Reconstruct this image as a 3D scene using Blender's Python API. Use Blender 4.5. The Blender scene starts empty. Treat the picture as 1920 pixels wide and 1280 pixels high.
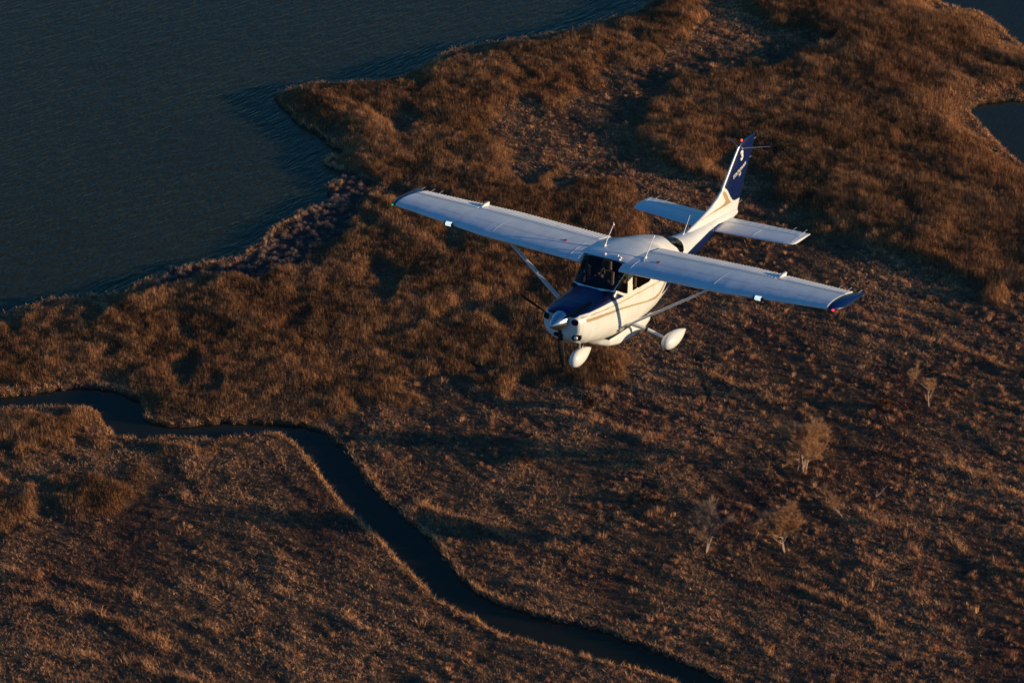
import bpy, bmesh, math, random
import numpy as np
from mathutils import Matrix, Vector
sc = bpy.context.scene
random.seed(7); RNG = np.random.default_rng(11)

# ------------------------------------------------------------------ camera
PH = math.radians(27.0)            # depression of the view
CAMH = 304.0
FPX = 7000.0                       # focal length in pixels of a 1920 wide frame
cam = bpy.data.cameras.new("camera"); camo = bpy.data.objects.new("camera", cam)
sc.collection.objects.link(camo)
cam.sensor_width = 36.0; cam.lens = FPX/1920*36
cam.clip_start = 1.0; cam.clip_end = 30000
camo.location = (0, 0, CAMH)
camo.rotation_euler = (math.radians(90)-PH, 0, 0)
cam.dof.use_dof = True; cam.dof.focus_distance = 77.5; cam.dof.aperture_fstop = 7.1
sc.camera = camo
CX = np.array([1., 0, 0]); CD = np.array([0, -math.sin(PH), -math.cos(PH)]); CF = np.array([0, math.cos(PH), -math.sin(PH)])
CP = np.array([0, 0, CAMH])
# pose of the aircraft in the camera frame (right, down, forward), solved from the photograph
PR = np.array([[0.5102254351740887, -0.8595666558838404, 0.028551171488722438],
               [-0.3176637814421554, -0.21920245266519234, -0.9225182961349221],
               [0.7992244536177415, 0.46162262600145665, -0.3848958611117408]])
PT = np.array([1.434827804394188, 0.5179901173552849, 78.49281153934054])
W3 = np.stack([CX, CD, CF], 1)
AR = W3 @ PR; AT = W3 @ PT + CP
AIR = Matrix([[*AR[0], AT[0]], [*AR[1], AT[1]], [*AR[2], AT[2]], [0, 0, 0, 1]])

# ------------------------------------------------------------------ light
SAZ, SEL = math.radians(22), math.radians(6.9)       # sun in the aircraft's frame: aft of the left wing, a little above it
sl = np.array([math.sin(SAZ)*math.cos(SEL), -math.cos(SAZ)*math.cos(SEL), math.sin(SEL)])
SD = AR @ sl                                         # towards the sun, world
SUN_EL = math.asin(SD[2]); SUN_ROT = math.atan2(SD[0], SD[1])
print("sun elevation", math.degrees(SUN_EL), "azimuth", math.degrees(SUN_ROT))
w = bpy.data.worlds.new("World"); sc.world = w; w.use_nodes = True
nt = w.node_tree
for n in list(nt.nodes): nt.nodes.remove(n)
sky = nt.nodes.new("ShaderNodeTexSky"); sky.sky_type = 'NISHITA'; sky.sun_disc = False
sky.sun_elevation = SUN_EL; sky.sun_rotation = SUN_ROT
sky.air_density = 1.2; sky.dust_density = 0.0; sky.ozone_density = 6.0
bg = nt.nodes.new("ShaderNodeBackground"); bg.inputs['Strength'].default_value = 0.15
wo = nt.nodes.new("ShaderNodeOutputWorld")
nt.links.new(sky.outputs[0], bg.inputs[0]); nt.links.new(bg.outputs[0], wo.inputs[0])
sun = bpy.data.lights.new("sun", 'SUN'); sun.energy = 3.9; sun.angle = math.radians(0.5); sun.color = (1.0, 0.76, 0.46)
suno = bpy.data.objects.new("sun", sun); sc.collection.objects.link(suno)
suno.rotation_euler = Vector(SD).to_track_quat('Z', 'Y').to_euler()
suno.location = (60, 60, 340)
sc.view_settings.view_transform = 'Standard'; sc.view_settings.look = 'None'
sc.view_settings.exposure = 0.4; sc.view_settings.gamma = 1.0

# ------------------------------------------------------------------ helpers
def tag(o, label=None, cat=None, group=None, kind=None):
    if label: o['label'] = label
    if cat: o['category'] = cat
    if group: o['group'] = group
    if kind: o['kind'] = kind
    return o
def link(o, parent=None):
    sc.collection.objects.link(o)
    if parent is not None: o.parent = parent
    return o
def np_mesh(name, V, F, mat=None, parent=None, col=None, smooth=False):
    """V (n,3), F (m,k) with one k"""
    V = np.asarray(V, np.float32); F = np.asarray(F, np.int32)
    me = bpy.data.meshes.new(name); k = F.shape[1]
    me.vertices.add(len(V)); me.vertices.foreach_set('co', V.ravel())
    me.loops.add(F.size); me.loops.foreach_set('vertex_index', F.ravel())
    me.polygons.add(len(F)); me.polygons.foreach_set('loop_start', np.arange(0, F.size, k, dtype=np.int32))
    me.polygons.foreach_set('loop_total', np.full(len(F), k, np.int32))
    if smooth: me.polygons.foreach_set('use_smooth', np.ones(len(F), bool))
    if col is not None:
        a = me.color_attributes.new('Col', 'FLOAT_COLOR', 'POINT')
        c = np.ones((len(V), 4), np.float32); c[:, :3] = col; a.data.foreach_set('color', c.ravel())
    me.update(calc_edges=True)
    if mat: me.materials.append(mat)
    return link(bpy.data.objects.new(name, me), parent)
class MB:
    def __init__(s): s.v = []; s.f = []; s.sm = []
    def add(s, v, f, sm=True):
        b = len(s.v); s.v += [tuple(map(float, p)) for p in v]; s.f += [tuple(i+b for i in q) for q in f]; s.sm += [sm]*len(f)
    def box(s, c, d, R=None):
        c = np.array(c, float); d = np.array(d, float)/2
        P = [np.array([x, y, z])*d for x in (-1, 1) for y in (-1, 1) for z in (-1, 1)]
        if R is not None: P = [R @ p for p in P]
        s.add([p+c for p in P], [(0, 1, 3, 2), (4, 6, 7, 5), (0, 4, 5, 1), (2, 3, 7, 6), (0, 2, 6, 4), (1, 5, 7, 3)], False)
    def tube(s, pts, rad, n=8, flat=1.0, ax=None, cap=True):
        """tube along pts; rad scalar or list; flat squeezes the second axis; ax the wide axis"""
        pts = [np.array(p, float) for p in pts]
        if np.isscalar(rad): rad = [rad]*len(pts)
        V = []; F = []
        for i, p in enumerate(pts):
            t = pts[min(i+1, len(pts)-1)]-pts[max(i-1, 0)]; t /= np.linalg.norm(t)+1e-12
            a = np.array(ax if ax is not None else ((0, 0, 1) if abs(t[2]) < .9 else (1, 0, 0)), float)
            a = a-t*(a@t); a /= np.linalg.norm(a); b = np.cross(t, a)
            for k in range(n):
                an = 2*math.pi*k/n
                V.append(p+rad[i]*(math.cos(an)*a+flat*math.sin(an)*b))
        for i in range(len(pts)-1):
            for k in range(n):
                F.append((i*n+k, i*n+(k+1) % n, (i+1)*n+(k+1) % n, (i+1)*n+k))
        s.add(V, F)
        if cap:
            s.add(V[:n], [tuple(range(n))[::-1]], False); s.add(V[-n:], [tuple(range(n))], False)
    def ball(s, c, r, n=10, m=7):
        r = np.array(r if not np.isscalar(r) else (r, r, r), float)
        V = [(c[0], c[1], c[2]+r[2])]
        for i in range(1, m):
            th = math.pi*i/m
            for k in range(n):
                a = 2*math.pi*k/n
                V.append((c[0]+r[0]*math.sin(th)*math.cos(a), c[1]+r[1]*math.sin(th)*math.sin(a), c[2]+r[2]*math.cos(th)))
        V.append((c[0], c[1], c[2]-r[2])); F = []
        for k in range(n): F.append((0, 1+k, 1+(k+1) % n))
        for i in range(m-2):
            for k in range(n):
                a = 1+i*n; F.append((a+k, a+n+k, a+n+(k+1) % n, a+(k+1) % n))
        a = 1+(m-2)*n
        for k in range(n): F.append((a+k, len(V)-1, a+(k+1) % n))
        s.add(V, F)
    def prism(s, poly, off, dr):
        """flat polygon (list of 3d points) pushed along dr"""
        n = len(poly); dr = np.array(dr, float); A = [np.array(p, float)+np.array(off) for p in poly]; B = [p+dr for p in A]
        s.add(A+B, [tuple(range(n)), tuple(range(2*n-1, n-1, -1))]+[(i, i+n, (i+1) % n+n, (i+1) % n) for i in range(n)], False)
    def build(s, name, mat, parent=None):
        me = bpy.data.meshes.new(name); me.from_pydata(s.v, [], s.f); me.polygons.foreach_set('use_smooth', s.sm)
        me.update()
        bm = bmesh.new(); bm.from_mesh(me); bmesh.ops.recalc_face_normals(bm, faces=bm.faces); bm.to_mesh(me); bm.free()
        if mat: me.materials.append(mat)
        return link(bpy.data.objects.new(name, me), parent)

def mat_new(name):
    m = bpy.data.materials.new(name); m.use_nodes = True; t = m.node_tree
    return m, t, t.nodes['Principled BSDF']
def simple(name, col, rough=.5, metal=0, coat=0, emit=None, estr=0):
    m, t, b = mat_new(name)
    b.inputs['Base Color'].default_value = (*col, 1); b.inputs['Roughness'].default_value = rough
    b.inputs['Metallic'].default_value = metal; b.inputs['Coat Weight'].default_value = coat; b.inputs['Coat Roughness'].default_value = .05
    if emit: b.inputs['Emission Color'].default_value = (*emit, 1); b.inputs['Emission Strength'].default_value = estr
    # faint wear so that nothing is perfectly even
    n = t.nodes.new('ShaderNodeTexNoise'); n.inputs['Scale'].default_value = 6; n.inputs['Detail'].default_value = 5
    tc = t.nodes.new('ShaderNodeTexCoord'); t.links.new(tc.outputs['Object'], n.inputs['Vector'])
    r = t.nodes.new('ShaderNodeMapRange'); r.inputs[3].default_value = max(rough-.06, .02); r.inputs[4].default_value = rough+.08
    t.links.new(n.outputs[0], r.inputs[0]); t.links.new(r.outputs[0], b.inputs['Roughness'])
    return m

# --- noise in numpy
_P = RNG.permutation(512); _P = np.concatenate([_P, _P, _P]); _G = RNG.uniform(0, 2*np.pi, 512)
def perlin(x, y, seed=0):
    x = np.asarray(x, float)+seed*17.31; y = np.asarray(y, float)+seed*9.77
    xi = np.floor(x).astype(int); yi = np.floor(y).astype(int); fx = x-xi; fy = y-yi
    def g(ix, iy, dx, dy):
        a = _G[_P[_P[ix & 511]+(iy & 511)]]
        return np.cos(a)*dx+np.sin(a)*dy
    u = fx*fx*fx*(fx*(fx*6-15)+10); v = fy*fy*fy*(fy*(fy*6-15)+10)
    n00 = g(xi, yi, fx, fy); n10 = g(xi+1, yi, fx-1, fy); n01 = g(xi, yi+1, fx, fy-1); n11 = g(xi+1, yi+1, fx-1, fy-1)
    return ((n00*(1-u)+n10*u)*(1-v)+(n01*(1-u)+n11*u)*v)*1.5
def fbm(x, y, sc_, octs=4, seed=0, gain=.5):
    s = 0; a = 1; t = 0; f = 1/sc_
    for o in range(octs):
        s = s+a*perlin(x*f, y*f, seed+o*3); t += a; a *= gain; f *= 2.03
    return s/t*1.3
def sst(a, b, x):
    t = np.clip((x-a)/(b-a), 0, 1); return t*t*(3-2*t)

# ------------------------------------------------------------------ the land: outlines traced once and laid on the ground plane
def gp(u, v, z=0.0):
    d = CX*(u-960)/FPX+CD*(v-640)/FPX+CF; k = (z-CAMH)/d[2]; p = CP+k*d; return (p[0], p[1])
def gpl(L, z=0.0): return np.array([gp(u, v, z) for u, v in L])
LAKE = gpl([(1400, -130), (1300, -60), (1225, 0), (1215, 8), (1195, 22), (1140, 38), (1080, 58), (1000, 72), (930, 82), (880, 90), (845, 98), (800, 122), (765, 145), (720, 152),
  (690, 155), (640, 160), (590, 158), (550, 168), (515, 180), (520, 195), (545, 215), (555, 232), (590, 250), (625, 278), (645, 286), (640, 294), (610, 299), (605, 306), (625, 318), (640, 325),
  (615, 350), (612, 362), (620, 380), (600, 388), (560, 402), (540, 415), (515, 430), (490, 452), (470, 470), (455, 485), (400, 494), (350, 500), (310, 512), (262, 532), (243, 549),
  (190, 558), (130, 562), (75, 566), (45, 582), (0, 592), (-120, 610), (-400, 640)])
LAKE = np.concatenate([LAKE, [(-900, 540), (-2600, 700), (-2600, 4000), (1400, 4000), (700, 1500)]])
CREEK = gpl([(-700, 800), (-300, 730), (0, 745), (40, 742), (90, 735), (130, 729), (160, 727), (200, 730), (235, 740), (258, 750), (270, 765), (268, 782), (280, 795), (330, 802), (380, 797), (420, 793),
  (470, 793), (520, 795), (560, 798), (605, 810), (625, 825), (650, 850), (680, 890), (700, 920), (730, 945), (760, 975), (800, 1005), (820, 1030), (850, 1065), (870, 1095), (910, 1120),
  (960, 1142), (1020, 1160), (1080, 1172), (1140, 1188), (1200, 1210), (1250, 1232), (1310, 1255), (1360, 1282), (1480, 1340), (1700, 1500),
  (1600, 1520), (1400, 1345), (1270, 1282), (1215, 1262), (1160, 1250), (1100, 1235), (1040, 1220), (985, 1203), (930, 1185), (880, 1158), (830, 1132), (790, 1095), (750, 1055), (720, 1020),
  (685, 985), (650, 955), (625, 920), (600, 890), (570, 848), (545, 825), (515, 814), (485, 818), (475, 819), (430, 818), (403, 826), (396, 828), (375, 826), (350, 824), (300, 824), (260, 824), (225, 822),
  (208, 812), (194, 794), (188, 782), (178, 772), (160, 765), (90, 767), (30, 767), (0, 768), (-300, 762), (-700, 850)])
POND = gpl([(2300, 150), (1990, 178), (1920, 190), (1880, 190), (1840, 195), (1818, 205), (1825, 222), (1850, 245), (1872, 270), (1895, 295), (1920, 312), (2000, 345), (2300, 360)])
INLET = gpl([(1735, -60), (1750, -15), (1762, 10), (1800, 18), (1830, 25), (1855, 35), (1875, 50), (1895, 72), (1912, 85), (1930, 95), (2200, 100), (2500, 0), (2200, -150)])
def chaikin(P, it=1):
    for _ in range(it):
        Q = np.roll(P, -1, 0); P = np.stack([P*.75+Q*.25, P*.25+Q*.75], 1).reshape(-1, 2)
    return P
WATERS = [chaikin(p) for p in (LAKE, CREEK, POND, INLET)]
def sdpoly(x, y, P, closed=True):
    """signed distance: positive inside"""
    d2 = np.full(x.shape, 1e18); ins = np.zeros(x.shape, bool); n = len(P)
    for i in range(n if closed else n-1):
        a = P[i]; b = P[(i+1) % n]; e = b-a; L = e@e+1e-12
        t = np.clip(((x-a[0])*e[0]+(y-a[1])*e[1])/L, 0, 1)
        d2 = np.minimum(d2, (x-a[0]-t*e[0])**2+(y-a[1]-t*e[1])**2)
        if closed:
            c = (a[1] > y) != (b[1] > y)
            with np.errstate(divide='ignore', invalid='ignore'):
                ins ^= c & (x < (b[0]-a[0])*(y-a[1])/(b[1]-a[1]+1e-18)+a[0])
    d = np.sqrt(d2); return np.where(ins, d, -d) if closed else d
# tall reed stands and stubble
TALL = [gpl(L, .5) for L in (
  [(520, 182), (600, 165), (690, 160), (845, 102), (1000, 76), (1195, 26), (1230, 0), (1240, -60), (1330, -60), (1315, 0), (1330, 40), (1240, 108), (1130, 150), (1085, 190), (1040, 205), (960, 200), (930, 215),
   (960, 300), (1060, 350), (1130, 330), (1200, 372), (1230, 470), (1190, 560), (1165, 640), (1180, 715), (1060, 745), (960, 735), (880, 712), (830, 690), (740, 720), (790, 770), (700, 770), (620, 790), (600, 802),
   (470, 790), (330, 795), (285, 780), (270, 745), (210, 722), (90, 730), (0, 742), (-150, 740), (-150, 620), (0, 600), (60, 575), (230, 552), (330, 535), (480, 515), (600, 480), (660, 430), (690, 360), (650, 320), (600, 240), (560, 215)],
  [(1190, 250), (1180, 225), (1260, 150), (1340, 118), (1440, 120), (1560, 70), (1440, 45), (1400, 10), (1400, -60), (1735, -60), (1765, 14), (1850, 35), (1912, 92), (2050, 110), (2050, 165), (1830, 190), (1822, 220), (1900, 305), (2050, 350),
   (2050, 540), (1850, 560), (1740, 500), (1600, 440), (1520, 425), (1440, 350), (1400, 300), (1340, 345), (1270, 320)],
  [(-150, 770), (0, 770), (175, 770), (205, 812), (190, 835), (60, 850), (-150, 850)],
  [(400, 812), (430, 803), (475, 805), (470, 830), (420, 850), (300, 850), (270, 825), (390, 825)],
  [(-100, 930), (0, 900), (120, 905), (250, 880), (260, 940), (180, 975), (0, 1000), (-100, 1010)])]
STUB = [gpl(L, .3) for L in (
  [(245, 548), (310, 512), (455, 487), (515, 430), (600, 388), (640, 380), (660, 400), (650, 440), (600, 470), (560, 490), (500, 510), (360, 520)],
  [(605, 300), (660, 300), (670, 380), (620, 385), (612, 350)])]
DITCH = [gpl(L) for L in (
  [(400, 1175), (470, 1210), (560, 1225)], 
  [(1160, 730), (1190, 748), (1215, 762), (1240, 782)], [(1288, 645), (1305, 668), (1312, 700)], [(1190, 655), (1240, 650), (1300, 642)],
  [(1325, 720), (1322, 760), (1312, 800), (1318, 850)], [(1045, 1080), (1060, 1045), (1110, 1010), (1160, 970), (1200, 920), (1250, 880)],
  [(680, 1265), (700, 1230), (760, 1200)], [(880, 690), (960, 720), (1060, 750), (1100, 750)])]

# core grid, stretching out to the horizon on every side
def axis(a, b, st, lo, hi, n=26):
    core = np.arange(a, b+st/2, st)
    L = a-np.geomspace(st*2, a-lo, n)[::-1]; H = b+np.geomspace(st*2, hi-b, n)
    return np.concatenate([L, core, H])
X0, X1, Y0, Y1, ST = -150., 150., 425., 870., .42
gx = axis(X0, X1, ST, -9000, 9000); gy = axis(Y0, Y1, ST, -6000, 16000)
GX, GY = np.meshgrid(gx, gy)
print('grid', GX.shape)
sx = GX+perlin(GX/2.3, GY/2.3, 5)*.5+perlin(GX/.9, GY/.9, 8)*.25; sy = GY+perlin(GX/2.3, GY/2.3, 6)*.6+perlin(GX/.9, GY/.9, 9)*.3
SDW = np.full(GX.shape, -1e9)
for P in WATERS: SDW = np.maximum(SDW, sdpoly(sx, sy, P))
SDL = -SDW                                            # distance inland
wx = GX+fbm(GX, GY, 9, 3, 31)*5; wy = GY+fbm(GX, GY, 9, 3, 37)*8
T = np.full(GX.shape, -1e9)
for P in TALL: T = np.maximum(T, sdpoly(wx, wy, P))
gap = fbm(GX, GY*.55, 13, 3, 101); T = np.minimum(T, (.46-gap+.012*np.maximum(GX-20, 0))*13)
TALLM = sst(-3.2, 3.6, T)
S_ = np.full(GX.shape, -1e9)
for P in STUB: S_ = np.maximum(S_, sdpoly(wx, wy, P))
STUBM = sst(-1, 1, S_)*(1-0*TALLM)
TALLM = TALLM*(1-STUBM)
DD = np.full(GX.shape, 1e9)
for P in DITCH: DD = np.minimum(DD, sdpoly(GX+perlin(GX/3, GY/3, 14)*1.2, GY+perlin(GX/3, GY/3, 15)*1.6, P, False))
DM = .5*(1-sst(.10, .5, DD+.25*perlin(GX/6, GY/6, 19)))
# streak direction of the flattened grass
SA = math.radians(-42); ca, sa = math.cos(SA), math.sin(SA)
ss = GX*ca+GY*sa; st_ = -GX*sa+GY*ca
bend = fbm(GX, GY, 60, 2, 51)*10
STREAK = fbm(ss/3.2, (st_+bend), 3.2, 4, 55)
RIDGE = [gpl(L) for L in ([(1290, 690), (1400, 738), (1480, 765), (1540, 800), (1562, 840)], [(-60, 1075), (100, 1088), (240, 1120), (330, 1165), (400, 1180)], [(-60, 1120), (120, 1140), (230, 1172), (330, 1225)],
  [(1500, 560), (1620, 620), (1760, 650), (1960, 720)], [(1560, 960), (1700, 1000), (1940, 1090)], [(760, 960), (900, 985), (1010, 1040)], [(880, 740), (1000, 765), (1120, 800), (1230, 830)], [(1400, 1090), (1560, 1130), (1700, 1200)], [(60, 1230), (220, 1245), (380, 1290)], [(1580, 840), (1760, 870), (1960, 960)])]
RD = np.full(GX.shape, 1e9)
for P in RIDGE: RD = np.minimum(RD, sdpoly(GX+perlin(GX/5, GY/5, 16)*1.6, GY+perlin(GX/5, GY/5, 17)*2.4, P, False))
RD = np.exp(-(RD/.9)**2)*np.clip(.75+fbm(GX, GY, 7, 2, 18), 0, 1)
n_big = fbm(GX, GY*.6, 26, 3, 21); n_mid = fbm(GX, GY*.8, 6.5, 3, 22); n_sm = fbm(GX, GY, 1.9, 3, 23)
edge = sst(0, 3.0, SDL)
EAST = sst(45, 70, GX)
CANOPY = TALLM*np.clip(1.45+.45*n_big+.38*n_mid+(.40-.25*EAST)*fbm(GX, GY, 3.0, 2, 24)+.15*n_sm, .45, 2.9)*(1+.35*EAST)*((.42+.58*sst(0, 8, SDL))*(1-EAST)+EAST*(.3+.7*sst(0, 11, SDL)))
LOW = (1-TALLM)*np.clip(.22+.20*STREAK+.20*n_mid+.20*n_sm+.8*RD, .03, 1.1)
VEG = np.where(SDL > 0, CANOPY+LOW, 0)*(1-DM)
bank = -.9+1.35*sst(-1.2, .55, SDL)
GZ = bank+sst(0, 6, SDL)*(.15+.12*n_big)+.10*n_sm*edge*(1-.3*TALLM)+STREAK*.14*(1-TALLM)*edge+VEG*(.15+.25*TALLM)-DM*.5*(SDL > 0)
GZ = np.where(STUBM > .5, GZ*.45+.02, GZ)
far = np.clip((np.hypot(GX, GY-620)-600)/6000, 0, 1); GZ = np.where(SDL > 0, np.maximum(GZ, far*.5), GZ)
def field(F, x, y):
    ix = np.clip((x-X0)/ST, 0, 1e9)+26; iy = np.clip((y-Y0)/ST, 0, 1e9)+26
    i = np.clip(ix.astype(int), 0, len(gx)-2); j = np.clip(iy.astype(int), 0, len(gy)-2); a = ix-i; b = iy-j
    return (F[j, i]*(1-a)+F[j, i+1]*a)*(1-b)+(F[j+1, i]*(1-a)+F[j+1, i+1]*a)*b
# colour of litter and mud under the reeds
n_hue = fbm(GX, GY*.7, 18, 3, 61); n_red = fbm(GX, GY*.7, 34, 3, 63); n_f = fbm(GX, GY, 1.1, 2, 67)
def mix(a, b, t): t = np.clip(t, 0, 1)[..., None]; return np.asarray(a)*(1-t)+np.asarray(b)*t
c_low = mix((.090, .052, .032), (.24, .130, .062), .5+.7*STREAK+.4*n_f)
c_tall = mix((.12, .055, .024), (.24, .11, .042), .5+.8*n_hue)
GC = mix(c_low, c_tall, TALLM); GC = mix(GC, (.050, .042, .040), STUBM*.8); GC = mix(GC, (.022, .019, .018), DM)
GC = mix(GC, (.030, .026, .024), 1-sst(-.1, .5, SDL)); GC = mix(GC, (.05, .028, .022), sst(.1, .5, n_red)*.5*(1-TALLM))

m, t, b = mat_new('marsh_litter'); N = t.nodes; L = t.links
at = N.new('ShaderNodeAttribute'); at.attribute_name = 'Col'
ge = N.new('ShaderNodeNewGeometry')
mp = N.new('ShaderNodeMapping'); mp.inputs['Rotation'].default_value = (0, 0, math.radians(33)); mp.inputs['Scale'].default_value = (.55, 1.5, 1)
L.new(ge.outputs['Position'], mp.inputs[0])
no = N.new('ShaderNodeTexNoise'); no.inputs['Scale'].default_value = 1.4; no.inputs['Detail'].default_value = 6; no.inputs['Roughness'].default_value = .7
L.new(mp.outputs[0], no.inputs['Vector'])
mr = N.new('ShaderNodeMapRange'); mr.inputs[1].default_value = .3; mr.inputs[2].default_value = .75; mr.inputs[3].default_value = .45; mr.inputs[4].default_value = 1.75
L.new(no.outputs[0], mr.inputs[0])
mu = N.new('ShaderNodeVectorMath'); mu.operation = 'SCALE'; L.new(at.outputs['Color'], mu.inputs[0]); L.new(mr.outputs[0], mu.inputs['Scale'])
L.new(mu.outputs[0], b.inputs['Base Color']); b.inputs['Roughness'].default_value = .95; b.inputs['Specular IOR Level'].default_value = .1
bu = N.new('ShaderNodeBump'); bu.inputs['Strength'].default_value = .8; bu.inputs['Distance'].default_value = .35; L.new(no.outputs[0], bu.inputs['Height']); L.new(bu.outputs[0], b.inputs['Normal'])
M_litter = m
ny, nx = GX.shape
idx = np.arange(nx*ny).reshape(ny, nx)
F = np.stack([idx[:-1, :-1], idx[:-1, 1:], idx[1:, 1:], idx[1:, :-1]], -1).reshape(-1, 4)
tag(np_mesh('marsh_ground', np.stack([GX, GY, GZ], -1).reshape(-1, 3), F, M_litter, None, GC.reshape(-1, 3), True), kind='structure')

# ------------------------------------------------------------------ water
def water_mat(name, col, rot, bump, rough, s1=(.16, 1.0), dist=.25):
    m, t, b = mat_new(name); N = t.nodes; L = t.links
    b.inputs['Base Color'].default_value = (*col, 1); b.inputs['Roughness'].default_value = rough; b.inputs['IOR'].default_value = 1.33; b.inputs['Specular IOR Level'].default_value = .19
    ge = N.new('ShaderNodeNewGeometry'); hs = []
    for k, (sx_, sy_, scl, dr, wgt) in enumerate(((s1[0], s1[1], .85, 0, 1.0), (s1[0]*1.2, s1[1], 1.9, 16, .5), (s1[0]*1.5, s1[1]*.8, .42, -11, .8))):
        r = N.new('ShaderNodeMapping'); r.vector_type = 'TEXTURE'; r.inputs['Rotation'].default_value = (0, 0, math.radians(rot+dr)); r.inputs['Scale'].default_value = (1/sx_, 1/sy_, 1)
        L.new(ge.outputs['Position'], r.inputs[0])
        n = N.new('ShaderNodeTexNoise'); n.inputs['Scale'].default_value = scl; n.inputs['Detail'].default_value = 2.5; L.new(r.outputs[0], n.inputs['Vector'])
        mm = N.new('ShaderNodeMath'); mm.operation = 'MULTIPLY'; mm.inputs[1].default_value = wgt; L.new(n.outputs[0], mm.inputs[0]); hs.append(mm)
    a = N.new('ShaderNodeMath'); L.new(hs[0].outputs[0], a.inputs[0]); L.new(hs[1].outputs[0], a.inputs[1])
    a2 = N.new('ShaderNodeMath'); L.new(a.outputs[0], a2.inputs[0]); L.new(hs[2].outputs[0], a2.inputs[1])
    # gusts: the ripples are rougher in some patches than in others
    g = N.new('ShaderNodeTexNoise'); g.inputs['Scale'].default_value = .03; g.inputs['Detail'].default_value = 3; L.new(ge.outputs['Position'], g.inputs['Vector'])
    gm = N.new('ShaderNodeMapRange'); gm.inputs[1].default_value = .3; gm.inputs[2].default_value = .7; gm.inputs[3].default_value = bump*.8; gm.inputs[4].default_value = bump*1.12; L.new(g.outputs[0], gm.inputs[0])
    bu = N.new('ShaderNodeBump'); bu.inputs['Distance'].default_value = dist; L.new(gm.outputs[0], bu.inputs['Strength']); L.new(a2.outputs[0], bu.inputs['Height']); L.new(bu.outputs[0], b.inputs['Normal'])
    return m
M_lake = water_mat('lake_water', (.046, .043, .014), 52, .72, .12, s1=(.28, 1.25), dist=.32)
M_creek = water_mat('creek_water', (.026, .024, .010), 20, .10, .05, dist=.2)
M_pond = water_mat('pond_water', (.038, .036, .013), 50, .35, .08, dist=.3)
def water(name, P, mat, grow=1.8):
    P = chaikin(P); A = .5*np.sum(P[:, 0]*np.roll(P[:, 1], -1)-np.roll(P[:, 0], -1)*P[:, 1]); s = 1 if A > 0 else -1
    t = np.roll(P, -1, 0)-np.roll(P, 1, 0); t /= np.linalg.norm(t, axis=1)[:, None]; Q = P+s*grow*np.stack([t[:, 1], -t[:, 0]], 1)
    bm = bmesh.new(); vs = [bm.verts.new((p[0], p[1], 0)) for p in Q]; f = bm.faces.new(vs)
    bmesh.ops.triangulate(bm, faces=[f])
    for q in bm.faces:
        q.normal_update()
        if q.normal.z < 0: q.normal_flip()
    me = bpy.data.meshes.new(name); bm.to_mesh(me); bm.free(); me.materials.append(mat)
    return tag(link(bpy.data.objects.new(name, me)), kind='structure')
water('lake', LAKE, M_lake); water('creek', CREEK, M_creek, 1.2); water('pond', POND, M_pond); water('inlet', INLET, M_pond)

# ------------------------------------------------------------------ reeds, grass and stubble
def leaf_mat(name, transl=.35):
    m, t, b = mat_new(name); N = t.nodes; L = t.links
    N.remove(b); out = [n for n in N if n.type == 'OUTPUT_MATERIAL'][0]
    at = N.new('ShaderNodeAttribute'); at.attribute_name = 'Col'
    d = N.new('ShaderNodeBsdfDiffuse'); tr = N.new('ShaderNodeBsdfTranslucent'); mx = N.new('ShaderNodeMixShader'); mx.inputs[0].default_value = transl
    L.new(at.outputs['Color'], d.inputs[0]); L.new(at.outputs['Color'], tr.inputs[0]); L.new(d.outputs[0], mx.inputs[1]); L.new(tr.outputs[0], mx.inputs[2]); L.new(mx.outputs[0], out.inputs[0])
    return m
M_reed = leaf_mat('reed_leaf', .25); M_grass = leaf_mat('dry_grass', .15)
def scatter(n, margin=14):
    y = RNG.uniform(455, 800, n*2)
    hw = np.hypot(y, CAMH)*960/FPX+margin
    x = RNG.uniform(-125, 125, n*2); k = np.abs(x) < hw; return x[k][:n], y[k][:n]
def blades(name, x, y, z, h, w, lean, la, col, mat):
    n = len(x); a = RNG.uniform(0, 2*np.pi, n)
    dx = np.cos(a)*w/2; dy = np.sin(a)*w/2
    V = np.empty((n, 3, 3), np.float32)
    V[:, 0] = np.stack([x-dx, y-dy, z], 1); V[:, 1] = np.stack([x+dx, y+dy, z], 1)
    V[:, 2] = np.stack([x+np.cos(la)*lean, y+np.sin(la)*lean, z+h], 1)
    return np_mesh(name, V.reshape(-1, 3), np.arange(3*n).reshape(-1, 3), mat, None, np.repeat(col, 3, axis=0))
# tall reeds
x, y = scatter(3600000); tm = field(TALLM, x, y); sd = field(SDL, x, y); dm = field(DM, x, y)
k = (RNG.uniform(0, 1, len(x)) < tm*.75) & (sd > RNG.uniform(-.3, .25, len(x))) & (dm < .3)
x, y = x[k], y[k]; sunlit_rim = np.exp(-(sd[k]/np.where(x > 60, 7.5, 3.2))**2)*np.where(x > 60, 1.9, 1); bnd = fbm((x*ca+y*sa)/4.5, -x*sa+y*ca+perlin(x/40, y/40, 77)*14, 5.5, 3, 78); cn = field(CANOPY, x, y)*(1+.25*bnd); nh = field(n_hue, x, y); nr = field(n_red, x, y); nm = field(n_mid, x, y)
tuft = perlin(x/1.1, y/1.1, 71)
h = np.clip(cn*(.85+.22*tuft)+RNG.normal(0, .26, len(x)), .35, 4.2)
wd = perlin(x/14, y/14, 73)*1.5
col = mix((.25, .120, .056), (.60, .305, .145), .38+.5*nh+.2*nm+.6*bnd+np.where(x > 60, .25, .5)*perlin(x/2.6, y/2.6, 79)+.45*sunlit_rim+RNG.normal(0, .2, len(x)))  # sunlit look of the reeds by the water is painted into the blade colour
col = mix(col, (.30, .125, .060), sst(.0, .5, nr)*.5)
col *= np.exp(RNG.normal(0, .22, len(x)))[:, None]
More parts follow.
